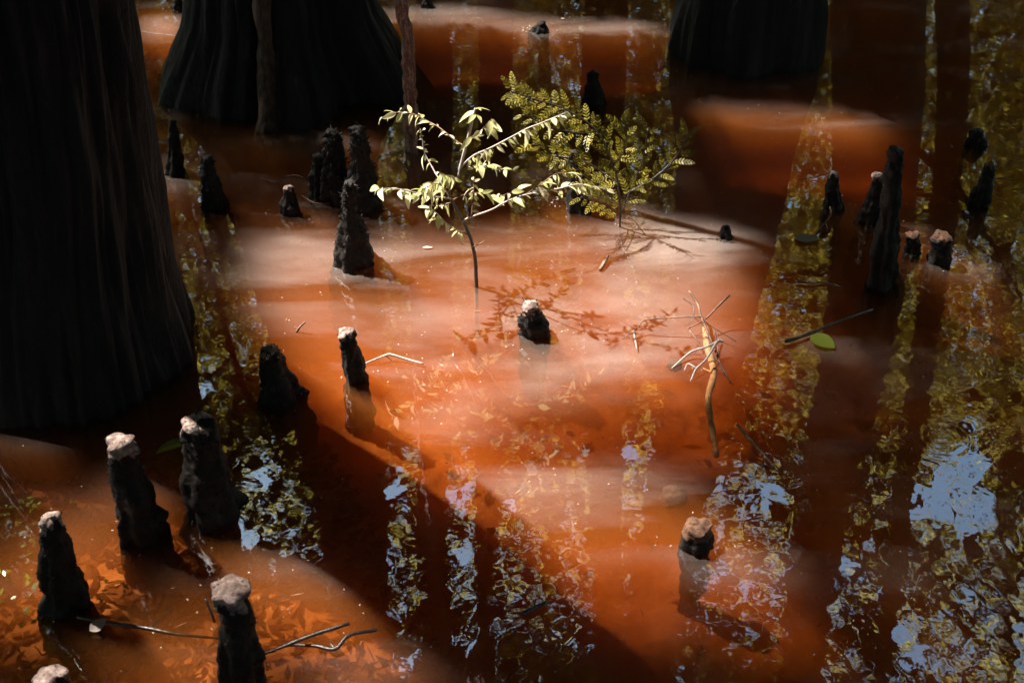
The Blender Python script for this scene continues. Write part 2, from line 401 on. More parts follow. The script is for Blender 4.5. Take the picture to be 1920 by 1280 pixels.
# knees: top pixel, base pixel, widths top/base in px, kind, label
KNEES = [
    ((90, 965), (122, 1128), 36, 88, 'tip', 'narrow dark knee with knotted pale tip, leftmost of the foreground knees'),
    ((222, 818), (262, 1000), 46, 92, 'tip', 'lumpy knee bulging on its left side, between the pale leaf twig and folded green leaf'),
    ((366, 782), (404, 950), 58, 104, 'tip', 'broad blunt dark knee with the folded green leaf resting at its left'),
    ((502, 652), (526, 735), 30, 84, 'tip', 'short slanting cone knee with tiny pale tip at the edge of the orange glow'),
    ((648, 616), (668, 708), 30, 40, 'tip', 'slim straight peg knee with white top beside a forked pale twig'),
    ((432, 1098), (462, 1310), 56, 96, 'tip', 'tall dark knee with crumbly white cap standing at the bottom edge'),
    ((95, 1262), (110, 1400), 50, 90, 'tip', 'white knee tip just rising into the bottom left corner'),
    ((655, 338), (660, 490), 18, 70, 'shag', 'shaggy dark spire knee with ragged fringe at the waterline'),
    ((620, 243), (628, 368), 24, 66, 'shag', 'tall rough knee with hairy rootlets and a stub knee in front'),
    ((597, 290), (603, 366), 22, 44, 'shag', 'small ragged stub knee growing in front of the hairy knee'),
    ((670, 238), (680, 385), 26, 62, 'shag', 'tall rounded dark knee right behind the shaggy spire knee'),
    ((540, 347), (543, 396), 16, 36, 'tip', 'little white tipped knee beside the arching pinkish twig'),
    ((324, 225), (330, 322), 14, 38, 'plain', 'thin dark knee beside the floating pale leaf near the great trunk'),
    ((386, 292), (400, 385), 18, 50, 'shag', 'dark pointed knee between the great trunk and the arching twig'),
    ((991, 565), (1003, 622), 26, 56, 'stub', 'charred black stump knee with snow white cap in the middle of the pool'),
    ((1563, 320), (1560, 384), 16, 38, 'tip', 'small bright white tipped knee in the right half, left of the tall dark post knee'),
    ((1646, 324), (1634, 412), 18, 44, 'tip', 'pink flecked knee leaning against the tall dark post knee'),
    ((1680, 276), (1652, 530), 26, 60, 'plain', 'tallest post like dark knee on the right'),
    ((1858, 306), (1836, 378), 18, 42, 'browntip', 'crooked knee leaning right near the right edge'),
    ((1712, 437), (1711, 474), 24, 30, 'browntip', 'short flat topped peg knee, left of two cut pegs'),
    ((1768, 439), (1760, 490), 30, 42, 'browntip', 'wider flat topped peg knee, right of two cut pegs'),
    ((1017, 40), (1012, 58), 12, 32, 'plain', 'tiny knee ringed by pale debris near the top edge'),
    ((800, -6), (800, 12), 10, 24, 'plain', 'tiny dark knee cut by the top edge above the thin red trunk'),
    ((335, -8), (335, 18), 12, 26, 'plain', 'tiny wet knee at the top edge between the two left trunks'),
    ((1312, 980), (1306, 1018), 44, 60, 'brown', 'round brown knob knee with sunlit top in the lower right'),
    ((1076, 282), (1084, 388), 16, 46, 'plain', 'dark upright knee hidden behind the sapling leaves'),
    ((1832, 242), (1830, 272), 26, 34, 'plain', 'dark stubby knee in the shade near the right edge'),
    ((1361, 424), (1360, 442), 16, 26, 'plain', 'tiny black knee in the shadow above the misty patch'),
    ((1110, 135), (1112, 190), 18, 40, 'plain', 'dim dark knee far back above the feathery cypress'),
]
for t_, b_, w0, w1, kd, lb in KNEES:
    if kd in ('tip', 'stub', 'brown', 'browntip', 'shag'):
        B = at(*b_); T = up(t_[0], t_[1], B.y); light_point(T, .06 if kd == 'shag' else .075 if b_[0] > 1500 else .09)

for y_ in (10, 40, 70, 100, 130): light_point(up(540, y_, at(540, 125).y-.45), .045)
light_point(at(1545, 640), .07); light_point(at(1012, 55), .12); light_point(at(320, 840, .02), .06); light_point(at(182, 1172), .05)
# great left trunk
def tree(name_label, cat_pts, R, flute, nf, seg, n, seed, mat=M_trunk, ridge=.02, loc=None):
    root = empty('cypress_tree', (0, 0, 0)); set_props(root, name_label, 'tree')
    v, f = fluted([Vector(p) for p in cat_pts], R, flute, nf, seg, n, seed, ridge=ridge)
    add_mesh('trunk', v, f, mat, root)
    return root
b = at(122, 652)
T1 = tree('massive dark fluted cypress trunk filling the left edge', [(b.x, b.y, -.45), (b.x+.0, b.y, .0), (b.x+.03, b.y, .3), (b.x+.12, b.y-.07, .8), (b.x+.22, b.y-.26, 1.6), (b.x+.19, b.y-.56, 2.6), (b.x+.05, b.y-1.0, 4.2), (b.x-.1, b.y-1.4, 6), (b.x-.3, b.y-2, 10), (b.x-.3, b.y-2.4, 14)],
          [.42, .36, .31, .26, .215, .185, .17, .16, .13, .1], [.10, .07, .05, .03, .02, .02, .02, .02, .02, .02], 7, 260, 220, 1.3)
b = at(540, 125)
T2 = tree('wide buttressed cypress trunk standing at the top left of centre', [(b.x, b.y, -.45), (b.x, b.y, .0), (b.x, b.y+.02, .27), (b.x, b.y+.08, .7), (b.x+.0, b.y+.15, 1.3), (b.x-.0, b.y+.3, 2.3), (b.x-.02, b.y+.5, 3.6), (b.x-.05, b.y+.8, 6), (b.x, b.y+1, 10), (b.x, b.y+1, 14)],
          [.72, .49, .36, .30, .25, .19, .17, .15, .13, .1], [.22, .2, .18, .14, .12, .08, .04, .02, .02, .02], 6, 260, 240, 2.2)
# reddish bark strip down its front buttress, sunlight put into its pale colour
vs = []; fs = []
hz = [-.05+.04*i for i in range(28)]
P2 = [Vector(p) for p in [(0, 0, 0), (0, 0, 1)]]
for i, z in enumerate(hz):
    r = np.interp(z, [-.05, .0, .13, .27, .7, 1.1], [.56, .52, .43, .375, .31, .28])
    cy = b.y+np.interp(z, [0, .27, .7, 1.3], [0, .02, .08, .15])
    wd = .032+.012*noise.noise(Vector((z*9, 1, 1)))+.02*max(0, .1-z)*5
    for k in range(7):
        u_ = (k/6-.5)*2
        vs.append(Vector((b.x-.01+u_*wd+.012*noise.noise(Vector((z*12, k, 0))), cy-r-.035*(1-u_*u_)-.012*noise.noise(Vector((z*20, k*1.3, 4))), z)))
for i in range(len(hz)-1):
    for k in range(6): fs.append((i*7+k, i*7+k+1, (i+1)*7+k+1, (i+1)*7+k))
o = add_mesh('sunlit_bark_strip', vs, fs, M_strip, T2); o['label'] = 'reddish brown bark strip on a buttress ridge, sunlight painted into its colour'
b = at(1395, 80)
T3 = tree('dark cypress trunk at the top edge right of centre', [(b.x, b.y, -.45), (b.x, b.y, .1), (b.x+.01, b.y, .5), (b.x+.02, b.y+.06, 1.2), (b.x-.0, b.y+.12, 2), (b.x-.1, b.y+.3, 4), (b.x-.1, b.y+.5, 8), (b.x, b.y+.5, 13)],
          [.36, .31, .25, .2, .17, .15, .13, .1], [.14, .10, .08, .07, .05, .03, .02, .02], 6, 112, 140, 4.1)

# trunks standing beyond the frame, seen mirrored in the pool: distance and mirrored pixels (x, y, width)
FAR = [
    (6.6, [(1655, -60, 175), (1650, 150, 165), (1635, 450, 150), (1600, 700, 125), (1545, 950, 100), (1500, 1280, 80)], 'thick dark cypress trunk mirrored right of the post knee', 5.5),
    (7.4, [(812, -40, 66), (815, 300, 66), (815, 700, 60), (815, 1050, 52), (818, 1280, 46)], 'slender cypress trunk mirrored left of the sapling', 7.1),
    (8.2, [(930, -40, 64), (928, 300, 60), (920, 700, 46), (912, 1000, 36), (905, 1280, 30)], 'slender cypress trunk mirrored behind the sapling stem', 8.3),
    (9.0, [(1140, -40, 80), (1130, 300, 84), (1135, 700, 70), (1140, 1100, 60), (1140, 1280, 50)], 'cypress trunk mirrored through the feathery young cypress', 9.9),
    (7.8, [(1790, -40, 60), (1780, 300, 55), (1700, 900, 40), (1650, 1280, 30)], 'thin leaning trunk mirrored near the right edge', 11.7),
    (10.5, [(1210, 60, 26), (1230, 500, 26), (1245, 900, 22), (1250, 1280, 20)], 'thin far trunk mirrored right of the feathery cypress', 12.9),
    (11.5, [(1900, 200, 40), (1880, 700, 40), (1890, 1280, 34)], 'far bare trunk mirrored at the right edge', 15.1),
    (9.5, [(285, 160, 34), (330, 600, 34), (380, 1280, 30)], 'thin trunk mirrored between the two left trunks', 17.5),
    (10, [(690, 400, 30), (705, 700, 34), (715, 1280, 30)], 'thin far trunk mirrored beside the thin red trunk', 3.7),
    (12, [(1020, 0, 20), (1030, 1280, 20)], 'very thin far trunk mirrored above the black stump knee', 6.3),
]
far_roots = []
for D, pts, lab, sd in FAR:
    Pm = [mir(x, y, D) for x, y, w_ in pts]
    C = [Vector((Pm[0].x+(Pm[0].x-Pm[-1].x)*.02, D, -.4))]+Pm
    Rr = [pts[0][2]/2/ppm(mir(*pts[0][:2], D).xyz*Vector((1, 1, 0)))*1.3]
    for (x, y, w_), p in zip(pts, Pm):
        q = Vector((p.x, p.y, -p.z)); Rr.append(w_/2/ppm(q))
    d = (C[-1]-C[-2]); top = C[-1]+d.normalized()*3; C.append(top); Rr.append(Rr[-1]*.7)
    # even parameter spacing is uneven in height; fine for a trunk
    root = empty('cypress_tree', (0, 0, 0)); set_props(root, lab, 'tree', 'trees beyond the pool')
    v, f = fluted(C, Rr, [.2, .12]+[.05]*(len(C)-2), 5, 28, 60, sd, ridge=.012)
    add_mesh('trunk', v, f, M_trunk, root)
    far_roots.append((root, C, Rr))
    R_ = random.Random(int(sd*10))
    lim = []
    for k in range(6):
        i = R_.randint(2, len(C)-2); p = C[i].lerp(C[i+1] if i+1 < len(C) else C[i], R_.random())
        a = R_.uniform(0, 2*math.pi); L = R_.uniform(.8, 2.0)
        e = p+Vector((math.cos(a)*L, math.sin(a)*L*.6, R_.uniform(.1, .9)*L))
        m_ = p.lerp(e, .5)+Vector((0, 0, -.15))
        lim.append(tube([p, m_, e], [.03, .02, .006], 5, 8))
        for j in range(3):
            q = p.lerp(e, R_.uniform(.3, .9)); e2 = q+Vector((R_.uniform(-.6, .6), R_.uniform(-.4, .4), R_.uniform(-.1, .6)))
            lim.append(tube([q, q.lerp(e2, .5)+Vector((0, 0, .04)), e2], [.012, .008, .003], 4, 5))
    for k, (vv, ff) in enumerate(lim[::4]):
        V2, F2 = merge(lim[k*4:(k+1)*4]); add_mesh('limb', V2, F2, M_trunk, root)

# thin sunlit red trunk
b = at(772, 278)
C = [Vector((b.x, b.y, -.3)), Vector((b.x, b.y, .02)), up(770, 180, b.y), up(763, 80, b.y), up(750, -20, b.y), Vector((b.x-.03, b.y+.05, 1.3)), Vector((b.x-.0, b.y+.1, 2.2)), Vector((b.x+.05, b.y+.1, 3.4)), Vector((b.x+.02, b.y, 6))]
root = empty('cypress_tree', (0, 0, 0)); set_props(root, 'thin reddish stringy trunk rising behind the sapling to the top edge', 'tree')
v, f = tube(C, [.03, .028, .023, .022, .022, .018, .014, .012, .006], 14, 160, .5, 30, 2)
add_mesh('trunk', v, f, M_red, root)
for q in C[2:5]: light_point(q, .04)

# ------------------------------------------------------------------ foliage mirrored in the pool
SKYHOLES = [(x, y, r*(.62 if r < 80 else 1)) for x, y, r in [(1790, 930, 90), (1580, 1060, 45), (1690, 1185, 40), (1720, 1230, 40), (1440, 930, 50), (1255, 860, 45), (1880, 470, 35), (1100, 660, 22),
            (865, 930, 45), (865, 1040, 35), (740, 920, 50), (720, 1040, 45), (700, 1230, 50), (770, 1240, 45), (860, 1250, 40), (1030, 850, 30), (1180, 850, 30), (500, 900, 38), (440, 1000, 60), (380, 730, 30), (960, 950, 25), (1820, 790, 30), (1350, 910, 30), (1560, 870, 25), (1900, 1180, 40), (1800, 1120, 30)]]
def mirror_px(C):
    d = C[:, 1]*CP-(-C[:, 2]-H)*SP
    return 960+F*C[:, 0]/d, 640-F*(C[:, 1]*SP+(-C[:, 2]-H)*CP)/d
def in_hole(X, Y, x, y, r):                            # a ragged gap in the leaves
    th = np.arctan2(Y-y, X-x)
    return np.hypot(X-x, Y-y) < r*(1+.28*np.sin(3*th+x)+.2*np.sin(5*th+y)+.12*np.sin(9*th+x*y))
def crown_centres(n, emin, emax, dmin, dmax, amax=30, thin=1.0):
    az = np.radians(rng.uniform(-amax, amax, n)); el = np.radians(rng.uniform(emin, emax, n)); D = rng.uniform(dmin, dmax, n)
    C = np.stack([np.sin(az)*D, np.cos(az)*D, np.tan(el)*D-H], 1)
    keep = C[:, 2] > .6
    X, Y = mirror_px(C)
    for x, y, r in SKYHOLES: keep &= ~in_hole(X, Y, x, y, r+10)
    return C[keep]
lo = crown_centres(3000, 17, 41, 8.5, 15)
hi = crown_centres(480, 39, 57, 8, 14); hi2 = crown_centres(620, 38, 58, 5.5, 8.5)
allc = np.concatenate([lo, hi])
tx = np.array([[r_[1][3].x, r_[1][3].y] for r_ in far_roots])
near = np.argmin(((allc[:, None, :2]-tx[None])**2).sum(2)+rng.normal(size=(len(allc), len(tx)))*.3, 1)
near2 = np.argmin(((hi2[:, None, :2]-tx[None])**2).sum(2)+rng.normal(size=(len(hi2), len(tx)))*.3, 1)
for k, (root, C, Rr) in enumerate(far_roots):
    cc = allc[near == k]
    if len(cc) == 0: continue
    Q = leaf_clumps(cc, .24, 80, .085, .042)
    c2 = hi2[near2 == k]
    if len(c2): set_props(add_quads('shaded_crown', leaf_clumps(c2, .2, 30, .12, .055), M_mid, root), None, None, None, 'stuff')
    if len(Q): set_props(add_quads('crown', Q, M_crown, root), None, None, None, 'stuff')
# far wood that closes the view
n = 6800
az = np.radians(rng.uniform(-75, 75, n)); D = rng.uniform(17, 26, n); z = 18*rng.random(n)**1.15+.3
C = np.stack([np.sin(az)*D, np.cos(az)*D, z], 1)
Q = leaf_clumps(C, .8, 60, .17, .085)
set_props(add_quads('far_woodland', Q, M_crown), 'far green woodland closing the back of the swamp', None, None, 'stuff')
n = 4500  # unseen leaf mass, added behind the viewer to keep sky light out
az = np.radians(rng.uniform(62, 298, n)); D = rng.uniform(9, 16, n); z = rng.uniform(.3, 13, n)
C = np.stack([np.sin(az)*D, np.cos(az)*D, z], 1)
Q = leaf_clumps(C, .8, 34, .3, .15, holes=False)
set_props(add_quads('sky_blocker_behind', Q, M_dark), 'dense dark leaf mass added unseen behind the viewer to block sky light', None, None, 'stuff')

# added unseen leaf layer, laid out cell by cell to shape the sun patches
def sun_mask_leaves(x0, x1, y0, y1, cell, size, zlo, zhi, keepfrac=1.0):
    gx, gy = np.meshgrid(np.arange(x0, x1, cell), np.arange(y0, y1, cell))
    X = gx.ravel(); Y = gy.ravel()
    X = X+rng.normal(size=X.size)*cell*.3; Y = Y+rng.normal(size=X.size)*cell*.3
    k = rng.random(X.size) < keepfrac; X = X[k]; Y = Y[k]
    X = np.repeat(X, 6)+rng.normal(size=X.size*6)*cell*.25; Y = np.repeat(Y, 6)+rng.normal(size=Y.size*6)*cell*.25
    k = ~lit(X, Y); X = X[k]; Y = Y[k]
    Z = rng.uniform(zlo, zhi, X.size); t = Z/S.z
    return leaf_quads(np.stack([X+S.x*t, Y+S.y*t, Z], 1), size, size*.6, .6)
croot = empty('sun_mask_tree', (-5.5, 9.5, 0)); set_props(croot, 'tree added out of view on the left, its crown laid out to shape the sun patches', 'tree')
Q = np.concatenate([sun_mask_leaves(-3.6, 4.2, .8, 8.0, .07, .15, 9.5, 12), sun_mask_leaves(-12, 10, -9, .8, .3, .45, 9.5, 12.5, .95), sun_mask_leaves(4.2, 10, .8, 7, .3, .45, 9.5, 12.5, .95), sun_mask_leaves(-12, -3.6, .8, 7, .3, .45, 9.5, 12.5, .95)])
Q -= np.array([-5.5, 9.5, 0])
set_props(add_quads('crown', Q, M_blocker, croot), None, None, None, 'stuff')
# leaf layer added overhead and beside to block sky light, open at far end
n = 70000
C = np.stack([rng.uniform(-22, 22, n), rng.uniform(-22, 13, n), rng.uniform(12.5, 14.5, n)], 1)
az = np.abs(np.degrees(np.arctan2(C[:, 0], C[:, 1])))
k_ = C[:, 2]/S.z
bad = np.zeros(n, bool)
for ox, oy in ((0, 0), (.25, 0), (-.25, 0), (0, .25), (0, -.25)): bad |= lit(C[:, 0]-S.x*k_+ox, C[:, 1]-S.y*k_+oy)
px_, py_ = C[:, 0]-S.x*k_, C[:, 1]-S.y*k_
bad |= (px_ > -4) & (px_ < 4.6) & (py_ > .4)
bad |= (C[:, 1]-S.y*k_ > 7.0) | ((az < 36) & (C[:, 1] > 9))
set_props(add_quads('sky_blocker_overhead', leaf_quads(C[~bad], .6, .4, .35), M_blocker), 'high leaf layer added unseen behind and beside the viewer to block sky light', None, None, 'stuff')
v, f = fluted([Vector((0, 0, -.4)), Vector((0, 0, .5)), Vector((0, 0, 5)), Vector((.2, 0, 12))], [.6, .4, .28, .15], [.2, .1, .03, .02], 6, 40, 50, 9)
add_mesh('trunk', v, f, M_trunk, croot)

# ------------------------------------------------------------------ cypress knees
def knee(t_, b_, w0, w1, kd, lab, i):
    B = at(*b_); T = up(t_[0], t_[1], B.y)
    s = ppm(Vector((B.x, B.y, T.z/2)))
    r0, r1 = w0/2/s, w1/2/s; h = T.z
    root = empty('cypress_knee', (B.x, B.y, 0)); set_props(root, lab, 'cypress knee', 'cypress knees rising from the water')
    ex = T.x-B.x
    n, seg = 64, 44
    seed = i*3.7+1
    vs, fsb, fst = [], [], []
    zb = -.24
    bulge = {1: [(.45, .18), (.2, .12)], 5: [(.5, .12)], 14: [(.4, .25)]}.get(i, [(.35+.1*math.sin(i), .08)])
    for a in range(n+1):
        t = a/n
        z = zb+(h-zb)*(1-(1-t)**1.5)
        f = max(0, z/h)
        if f <= 0: r = r1*(1+(-z)*(1.6 if kd not in ('brown', 'stub') else -1.5))
        else: r = r1+(r0-r1)*f**(.75 if kd != 'shag' else .9)
        for bp_, ba in bulge: r *= 1+ba*math.exp(-((f-bp_)/.1)**2)
        e = (h-z)/(r0*1.0)
        cap_r = math.sqrt(max(0, 1-(1-min(1, e))**2)) if e < 1 else 1
        cap_r = min(1, cap_r*(1.9 if i in (19, 20) else 1.0+.45*abs(math.sin(i*2.3))))
        r *= cap_r
        bend = .18*r0*math.sin(f*5+i)
        cx = ex*f**1.1+bend*min(1, f*2)*(1-f); cy = .2*r0*math.sin(f*4+i*2)*(1-f)
        for k in range(seg):
            th = 2*math.pi*k/seg
            d = Vector((math.cos(th), math.sin(th), 0))
            p = Vector((cx, cy, z))+d*r
            q = p/ r1*.55+Vector((seed, seed*.3, 0))
            am = .38 if kd in ('shag', 'stub') else .32
            dn = am*r*(noise.noise(q*1.3)+.6*noise.noise(q*3.5)+.3*noise.noise(q*9))+(.14*r*math.cos(5*th+seed+math.sin(3*th)) if f < .6 else 0)*(1-f)
            if kd in ('shag', 'stub'): dn += .12*r1*abs(noise.noise(q*8))
            if f > .8: dn += .4*r0*cap_r*noise.noise(p*(2.2/r0)*.6+Vector((seed, 0, 0)))
            vs.append(p+d*dn+Vector((0, 0, (.3*r0*noise.noise(q*4) if f > .85 else 0))))
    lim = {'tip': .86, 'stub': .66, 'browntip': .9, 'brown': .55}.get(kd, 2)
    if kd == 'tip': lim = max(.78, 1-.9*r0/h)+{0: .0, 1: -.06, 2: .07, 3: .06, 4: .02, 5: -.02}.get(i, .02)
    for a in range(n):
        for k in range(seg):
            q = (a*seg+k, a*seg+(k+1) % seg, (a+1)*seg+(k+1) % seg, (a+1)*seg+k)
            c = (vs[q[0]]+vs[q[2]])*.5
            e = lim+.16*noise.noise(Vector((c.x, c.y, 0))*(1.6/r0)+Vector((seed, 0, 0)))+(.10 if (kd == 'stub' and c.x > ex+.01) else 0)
            # worn wood reaches lower on the left side
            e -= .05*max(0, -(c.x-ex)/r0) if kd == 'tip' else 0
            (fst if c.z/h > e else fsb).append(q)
    vs.append(vs[-1]*0+sum((vs[n*seg+k] for k in range(seg)), Vector())/seg); ti = len(vs)-1
    for k in range(seg): (fst if fst else fsb).append((n*seg+k, n*seg+(k+1) % seg, ti))
    parts = [(vs, fsb)]
    if True:                          # stringy rootlets and bark fringe
        R_ = random.Random(i)
        for k in range(260 if kd == 'shag' else 120):
            a = R_.randint(int(n*.45), n-2); p = vs[a*seg+R_.randrange(seg)]
            d = Vector((p.x-ex*.5, p.y, R_.uniform(-.03, .03))).normalized()
            L = r1*R_.uniform(.1, .35)*(1 if kd in ('shag', 'stub') else .4)
            sd_ = Vector((R_.uniform(-1, 1), R_.uniform(-1, 1), R_.uniform(-1, 1))).normalized()*r1*.05
            parts.append(([p-sd_, p+sd_, p+d*L+Vector((0, 0, R_.uniform(-.5, .6)*L))], [(0, 1, 2)]))
    V2, F2 = merge(parts)
    add_mesh('stalk', V2, F2, M_knee, root)
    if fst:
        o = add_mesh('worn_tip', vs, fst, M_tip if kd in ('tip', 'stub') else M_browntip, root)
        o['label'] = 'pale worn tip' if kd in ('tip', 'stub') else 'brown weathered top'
for i, kn in enumerate(KNEES): knee(*kn, i)
# drowned knob under the surface
for (x, y, w_, lab) in ((1263, 925, 52, 'drowned round brown knob just under the surface above the brown knob knee'), (1265, 685, 30, 'small drowned lump beside the tangle of twigs')):
    B = at(x, y, -.03); r = w_/2/ppm(B)
    vs = []; fs = []
    for a in range(13):
        for k in range(20):
            ph = math.pi*.55*a/12; th = 2*math.pi*k/20
            d = Vector((math.sin(ph)*math.cos(th), math.sin(ph)*math.sin(th), math.cos(ph)))
            vs.append(Vector((0, 0, -.0))+Vector((d.x*r, d.y*r, d.z*r*.9-r*.9))*(1+.25*noise.noise(d*2+Vector((x, 0, 0)))))
    for a in range(12):
        for k in range(20): fs.append((a*20+k, (a+1)*20+k, (a+1)*20+(k+1) % 20, a*20+(k+1) % 20))
    o = add_mesh('drowned_knob', vs, fs, M_browntip); o.location = (B.x, B.y, -.012); set_props(o, lab, 'cypress knee')

# ------------------------------------------------------------------ sapling
def leaf_mesh(name, L, W, droop, mat, fold=.25):
    n = 7; vs = []; fs = []
    for i in range(n+1):
        t = i/n; w_ = W/2*math.sin(math.pi*t**.85)**.8*(1-.15*t) if 0 < i < n else 0
        z = -droop*L*t*t
        vs += [(L*t, -w_, z+fold*w_), (L*t, 0, z), (L*t, w_, z+fold*w_)]
    for i in range(n):
        a = i*3; fs += [(a, a+3, a+4, a+1), (a+1, a+4, a+5, a+2)]
    me = bpy.data.meshes.new(name); me.from_pydata(vs, [], fs); me.polygons.foreach_set('use_smooth', [True]*len(fs)); me.materials.append(mat)
    return me
LM = [leaf_mesh('leaf', .056, .022, .25, M_leaf), leaf_mesh('leaf', .050, .023, .45, M_leaf), leaf_mesh('leaf', .042, .017, .1, M_leaf), leaf_mesh('leaf', .062, .024, .6, M_leaf)]
def put_leaf(me, p, az, pitch, roll, sc, parent, name='leaf'):
    o = bpy.data.objects.new(name, me); COL.objects.link(o); o.parent = parent
    o.matrix_local = Matrix.Translation(p) @ Matrix.Rotation(az, 4, 'Z') @ Matrix.Rotation(-pitch, 4, 'Y') @ Matrix.Rotation(roll, 4, 'X') @ Matrix.Scale(sc, 4)
    return o
sap = empty('sapling', SB); set_props(sap, 'slender sunlit sapling with pale pointed leaves in the middle of the pool', 'sapling')
R_ = random.Random(11)
pts = [sp(*q)-SB for q in STEM]; pts[0].z = -.2
v, f = tube(pts, [.0065, .006, .0055, .005, .0045, .0038, .0036, .0032, .0028, .0018], 8, 60, .3, 40)
add_mesh('stem', v, f, M_dtwig, sap)
v, f = tube([p+Vector((0, -.0005, 0)) for p in pts[6:]], [.0042, .004, .0036, .0026], 8, 24, .3, 40)
add_mesh('pale_shoot', v, f, M_white, sap)
for bi, (r, b_) in enumerate(BR):
    P = [sp(*q)-SB for q in b_]
    n = (len(P)-1)*5
    v, f = tube(P, [r, r*.8, r*.45], 6, n, .2, 40)
    add_mesh('branch', v, f, M_white if bi in (0, 3, 4, 7, 8) else M_twig, sap)
    C = catmull(P, n)
    L = sum((C[i+1]-C[i]).length for i in range(n)); k = max(3, int(L/.0105))
    side = 1
    for j in range(k+1):
        if bi in (0,) and j/k < .3: continue
        if bi == 11: continue
        t = .12+.88*j/k; i0 = min(n-1, int(t*n)); p = C[i0].lerp(C[i0+1], t*n-i0 if t < 1 else 1)
        d = C[i0+1]-C[i0]; az = math.atan2(d.y, d.x); side = -side
        if R_.random() < .12: continue
        a = az+side*R_.uniform(.3, 1.2) if j < k else az
        put_leaf(R_.choice(LM), p, a, R_.uniform(-1.0, .5), R_.uniform(-1.1, 1.1), R_.choice((.3, .42, .5, .6, .75, .92))*R_.uniform(.85, 1.1), sap)
for j in range(6):
    put_leaf(LM[j % 4], pts[-1]-Vector((0, 0, .004*j)), j*1.07, R_.uniform(-.5, .2), R_.uniform(-.5, .5), R_.uniform(.6, .95), sap)

# ------------------------------------------------------------------ feathery young cypress
def frond_mesh(L, k):
    vs = []; fs = []
    def quad(p, d, w_, l_):
        s_ = Vector((-d.y, d.x, 0))*w_; o = len(vs)
        vs.extend([p-s_*.4, p+d*l_*.6-s_, p+d*l_, p+d*l_*.6+s_, p+s_*.4]); fs.append((o, o+1, o+2, o+3, o+4))
    quad(Vector((0, 0, 0)), Vector((1, 0, 0)), .0008, L)
    for i in range(k):
        t = (i+1)/k; p = Vector((L*t, 0, -.1*L*t*t)); l_ = .017*(math.sin(math.pi*min(.95, t*.85+.12)))**.6
        for s_ in (-1, 1):
            a = s_*(1.0-.35*t); quad(p, Vector((math.cos(a), math.sin(a), .12*((i % 3)-1))), .0028, l_)
    me = bpy.data.meshes.new('frond'); me.from_pydata([tuple(q) for q in vs], [], fs); me.materials.append(M_frond); return me
FM = [frond_mesh(.060, 6), frond_mesh(.048, 5), frond_mesh(.07, 7)]
yc = empty('young_cypress', YB); set_props(yc, 'feathery yellow green young cypress behind the sapling on its right', 'sapling')
for bi, b_ in enumerate(YBR):
    P = [yp(*q)-YB for q in b_]
    if bi == 0: P[0].z = -.2
    n = (len(P)-1)*5; v, f = tube(P, [.004 if bi == 0 else .0022, .0012], 6, n, .2, 40)
    add_mesh('stem' if bi == 0 else 'branch', v, f, M_dtwig, yc)
    C = catmull(P, n); L = sum((C[i+1]-C[i]).length for i in range(n)); k = int(L/.018); side = 1
    for j in range(k+1):
        t = (.25 if bi == 0 else .1)+(.75 if bi == 0 else .9)*j/k; i0 = min(n-1, int(t*n)); p = C[i0].lerp(C[i0+1], t*n-i0 if t < 1 else 1)
        d = C[i0+1]-C[i0]; side = -side
        x = d.normalized(); s_ = x.cross(Vector((0, -.8, .6))).normalized()*side
        dd = (x*R_.uniform(.5, 1)+s_*R_.uniform(.5, 1)+Vector((0, R_.uniform(-.3, .3), R_.uniform(-.1, .2)))).normalized()
        nrm = Vector((R_.uniform(-.5, .5), -.6, .7)); yv = nrm.cross(dd).normalized(); zv = dd.cross(yv)
        o = bpy.data.objects.new('frond', R_.choice(FM)); COL.objects.link(o); o.parent = yc
        o.matrix_local = Matrix.Translation(p) @ Matrix((dd, yv, zv)).transposed().to_4x4() @ Matrix.Scale(R_.uniform(.6, 1.1), 4)
# small green sprig in the shade left of the sapling
sg = at(765, 330); so = empty('leafy_sprig', sg); set_props(so, 'small sprig of round green leaves left of the sapling in the shade', 'plant')
tw = [Vector((0, 0, -.15)), Vector((.0, .0, 0)), up(745, 300, sg.y)-sg, up(722, 288, sg.y)-sg]
v, f = tube(tw, [.0025, .001], 5, 14); add_mesh('stem', v, f, M_dtwig, so)
LG = [leaf_mesh('leaf', .032, .018, .2, M_green)]
for x, y in ((715, 292), (722, 300), (735, 288), (740, 306), (752, 290), (748, 280), (728, 270), (738, 262), (757, 316), (720, 322), (735, 325), (765, 300)):
    put_leaf(LG[0], up(x, y, sg.y+R_.uniform(-.05, .05))-sg, R_.uniform(0, 6.3), R_.uniform(-.4, .4), R_.uniform(-.8, .8), R_.uniform(.6, 1), so)

# ------------------------------------------------------------------ leafy bough between the left trunks, seen mirrored
LB = [leaf_mesh('leaf', .075, .036, .3, M_frond, .2), leaf_mesh('leaf', .06, .03, .5, M_frond, .1)]
def bough(D, path, nleaf, label, spread, seed):
    P = [mir(x, y, D) for x, y in path]; root = empty('leafy_bough', P[0]); set_props(root, label, 'branch')
    R2 = random.Random(seed)
    P = [p-P[0] for p in P]
    v, f = tube(P, [.02, .012, .004], 7, 30, .3, 10); add_mesh('branch', v, f, M_trunk, root)
    C = catmull(P, 30)
    for k in range(6):
        i = R2.randint(4, 28); e = C[i]+Vector((R2.uniform(-.3, .3), R2.uniform(-.3, .3), R2.uniform(-.3, .3)))
        v, f = tube([C[i], C[i].lerp(e, .5)+Vector((0, 0, .03)), e], [.006, .002], 5, 6); add_mesh('twig', v, f, M_trunk, root)
    for k in range(nleaf):
        p = C[R2.randint(3, 30)]+Vector((R2.gauss(0, spread), R2.gauss(0, spread), R2.gauss(0, spread)))
        put_leaf(R2.choice(LB), p, R2.uniform(0, 6.3), R2.uniform(-.9, .5), R2.uniform(-.8, .8), R2.uniform(.6, 1.2), root)
